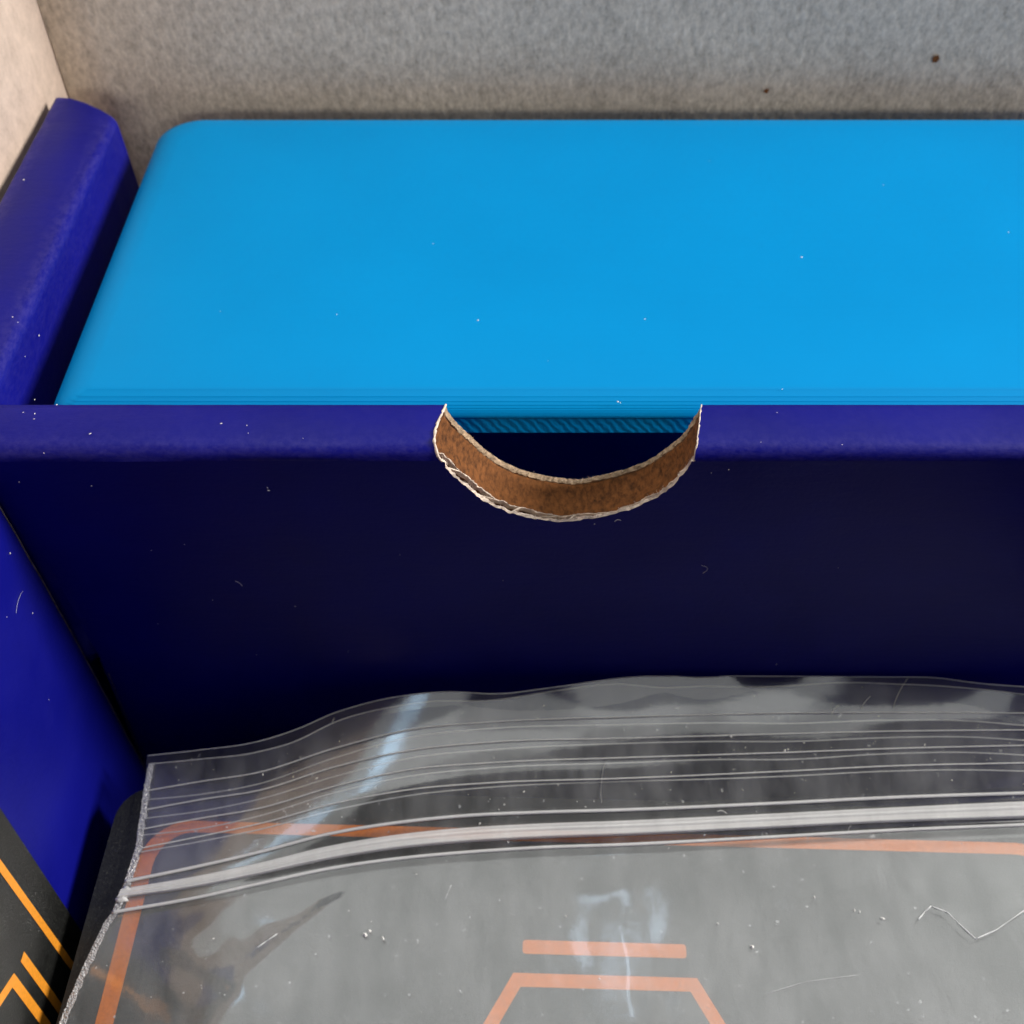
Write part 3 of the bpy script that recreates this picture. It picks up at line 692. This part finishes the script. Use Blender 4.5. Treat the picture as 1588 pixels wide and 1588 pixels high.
# sharp white creases
M_crease = plain('stressed_white_plastic', (0.85, 0.86, 0.88), 0.5, 0.5)
def surf(u, v):
    d = ray(u, v); dirn = d/np.linalg.norm(d); rel = G.reshape(-1, 3) - np.array([0, 0, CZ])
    t = rel@dirn; e = np.linalg.norm(rel - t[:, None]*dirn, axis=1); return G.reshape(-1, 3)[np.argmin(e)]
def on_surf(u, v, lift): return at(u, v, z=surf(u, v)[2] + lift)
for pl, r in (([(1424,1426),(1435,1413),(1444,1405)], .00006), ([(1444,1405),(1470,1415),(1490,1435),(1513,1456)], .00005), ([(1513,1456),(1545,1442),(1588,1412),(1640,1385)], .00006),
              ([(398,1470),(415,1458),(430,1448)], .00005), ([(700,1372),(690,1395)], .000012), ([(1190,1540),(1250,1522),(1330,1512)], .000012)):
    dn = []
    for i in range(len(pl)-1):
        for t in np.linspace(0, 1, 6, endpoint=False): dn.append((pl[i][0]*(1-t) + pl[i+1][0]*t, pl[i][1]*(1-t) + pl[i+1][1]*t))
    dn.append(pl[-1]); n = len(dn)
    tube('crease', [on_surf(u, v, 0.00008) for u, v in dn], r*(0.35 + 0.65*np.abs(np.sin(np.linspace(0.3, 2.9, n)*2))), M_crease, bag, 6)

# ------------------------------------------------------------------ dust: specks and lint on every surface
dv_, df_ = [], []
def speck(p, n, r):
    r = r*0.8
    n = np.array(n, float); a = np.cross(n, [0.3, 0.5, 0.8]); a /= np.linalg.norm(a); b = np.cross(n, a); k = random.choice((5, 6)); base = len(dv_)
    st = random.uniform(1, 2.2); th = random.uniform(0, 6.28)
    for i in range(k):
        an = 2*math.pi*i/k; q = r*random.uniform(0.6, 1.2); c, s = math.cos(an)*st, math.sin(an)
        dv_.append(p + q*((c*math.cos(th) - s*math.sin(th))*a + (c*math.sin(th) + s*math.cos(th))*b) + n*0.00003)
    dv_.append(p + n*(r*0.8 + 0.00003)); df_.extend((base+i, base+(i+1) % k, base+k) for i in range(k))
def lint(p0, p1, bend, n, r):
    p0, p1, n = map(np.array, (p0, p1, n)); d = p1 - p0; side = np.cross(n, d); base = len(dv_); K = 7
    for i in range(K):
        t = i/(K-1); p = p0 + d*t + side*bend*4*t*(1-t) + n*0.00006
        for s in range(3):
            a = 2.1*s; dv_.append(p + r*(np.array(n)*math.sin(a) + side/np.linalg.norm(side)*math.cos(a)))
    df_.extend(tuple(base + k for k in q) for q in grid_faces(K, 3, close=True))
up, fr, rt = (0, 0, 1), (0, -1, 0), (1, 0, 0)
for (u, v, r) in ((741,497,.00011),(1243,399,.0001),(1370,287,.00008),(672,378,.00006),(958,623,.0001),(962,625,.00007),(522,488,.00006),(1000,495,.00006),(342,483,.00006),(1213,604,.00005),(1564,360,.00006),(850,560,.00004),(1100,250,.00005)):
    speck(at(u, v, z=PT + 0.00003), up, r)
for (u, v, r) in ((54,620,.00007),(88,628,.00008),(54,642,.00006),(53,650,.00007),(140,673,.00008),(343,657,.00007),(385,672,.00006),(383,660,.00005),(1205,640,.00006),(1306,690,.00007),(1180,686,.00005),(470,680,.00004),(36,640,.00005)):
    speck(at(u, v, z=TZ + 0.00016), up, r)
for (u, v, r) in ((416,760,.00012),(415,756,.00008),(68,702,.00007),(30,747,.00006),(142,753,.00006),(922,812,.00008),(1130,728,.00007),(1103,733,.00006),(458,940,.00006),(330,930,.00006),(398,1015,.00006),(245,967,.00006),(235,853,.00005),(286,844,.00006),(1204,1030,.00005),(620,860,.00004),(1300,880,.00004),(780,900,.00004),(540,1010,.00004)):
    speck(at(u, v, y=YF - 0.00015), fr, r)
lint(at(365,900,y=YF-.0001), at(376,908,y=YF-.0001), 0.1, fr, .00003); lint(at(953,808,y=YF-.0001), at(963,806,y=YF-.0001), 0.3, fr, .00003); lint(at(1088,876,y=YF-.0001), at(1090,888,y=YF-.0001), 0.4, fr, .00003)
for (u, v, r) in ((15,858,.0001),(50,951,.00006),(10,957,.00004),(75,1085,.00004)): speck(at(u, v, x=XW + 0.0005), rt, r)
lint(at(34,917,x=XW+.0005), at(24,951,x=XW+.0005), -0.12, rt, .000016)
for (u, v, r) in ((37,279,.0001),(20,492,.00007),(28,500,.00005)): speck(at(u, v, z=TZ + 0.0003), up, r)
for (u, v, r) in ((60,520,.0001),(38,553,.00006)): speck(at(u, v, x=XW + 0.0001), rt, r)
for k in range(170):                                   # dust on the bag
    i = random.randrange(1, len(qs)-12); j = random.randrange(6, NU-2)
    if random.random() < 0.6: i = random.randrange(1, 30)
    n = np.cross(G[i, j+1]-G[i, j], G[i-1, j]-G[i, j]); n /= np.linalg.norm(n); n = n if n[2] > 0 else -n
    speck(G[i, j] + (G[i, j+1]-G[i, j])*random.random(), n, random.choice((.00003, .00003, .00004, .00004, .00006, .00009)))
for (u, v, r) in ((1133,1142,.00015),(1217,1164,.00016),(782,1248,.00013),(812,1228,.00013),(1368,1424,.00014),(1263,1391,.00014),(1113,1432,.00013),(1166,1468,.00022),(566,1450,.0003),(573,1444,.0002),(594,1455,.00014),(645,1356,.00009),(1325,1412,.00013),(1333,1414,.00012)):
    speck(on_surf(u, v, 0.0001), up, r)
for (p, q, bnd) in (((1112,1259),(1127,1262),.2),((1305,1263),(1310,1256),.1),((1316,1289),(1320,1281),.2),((408,1352),(415,1335),.2),((515,1123),(519,1114),.1),((933,1245),(938,1184),.05),((1290,1108),(1300,1095),.1),((1335,1100),(1350,1080),.05),((1385,1098),(1408,1052),.04)):
    lint(on_surf(*p, 0.0001), on_surf(*q, 0.0001), bnd, up, .00003)
do = obj('dust', dv_, df_, M_dust, None, kind='stuff')
do['label'] = 'fine white dust specks and lint scattered over every surface'; do['category'] = 'dust'
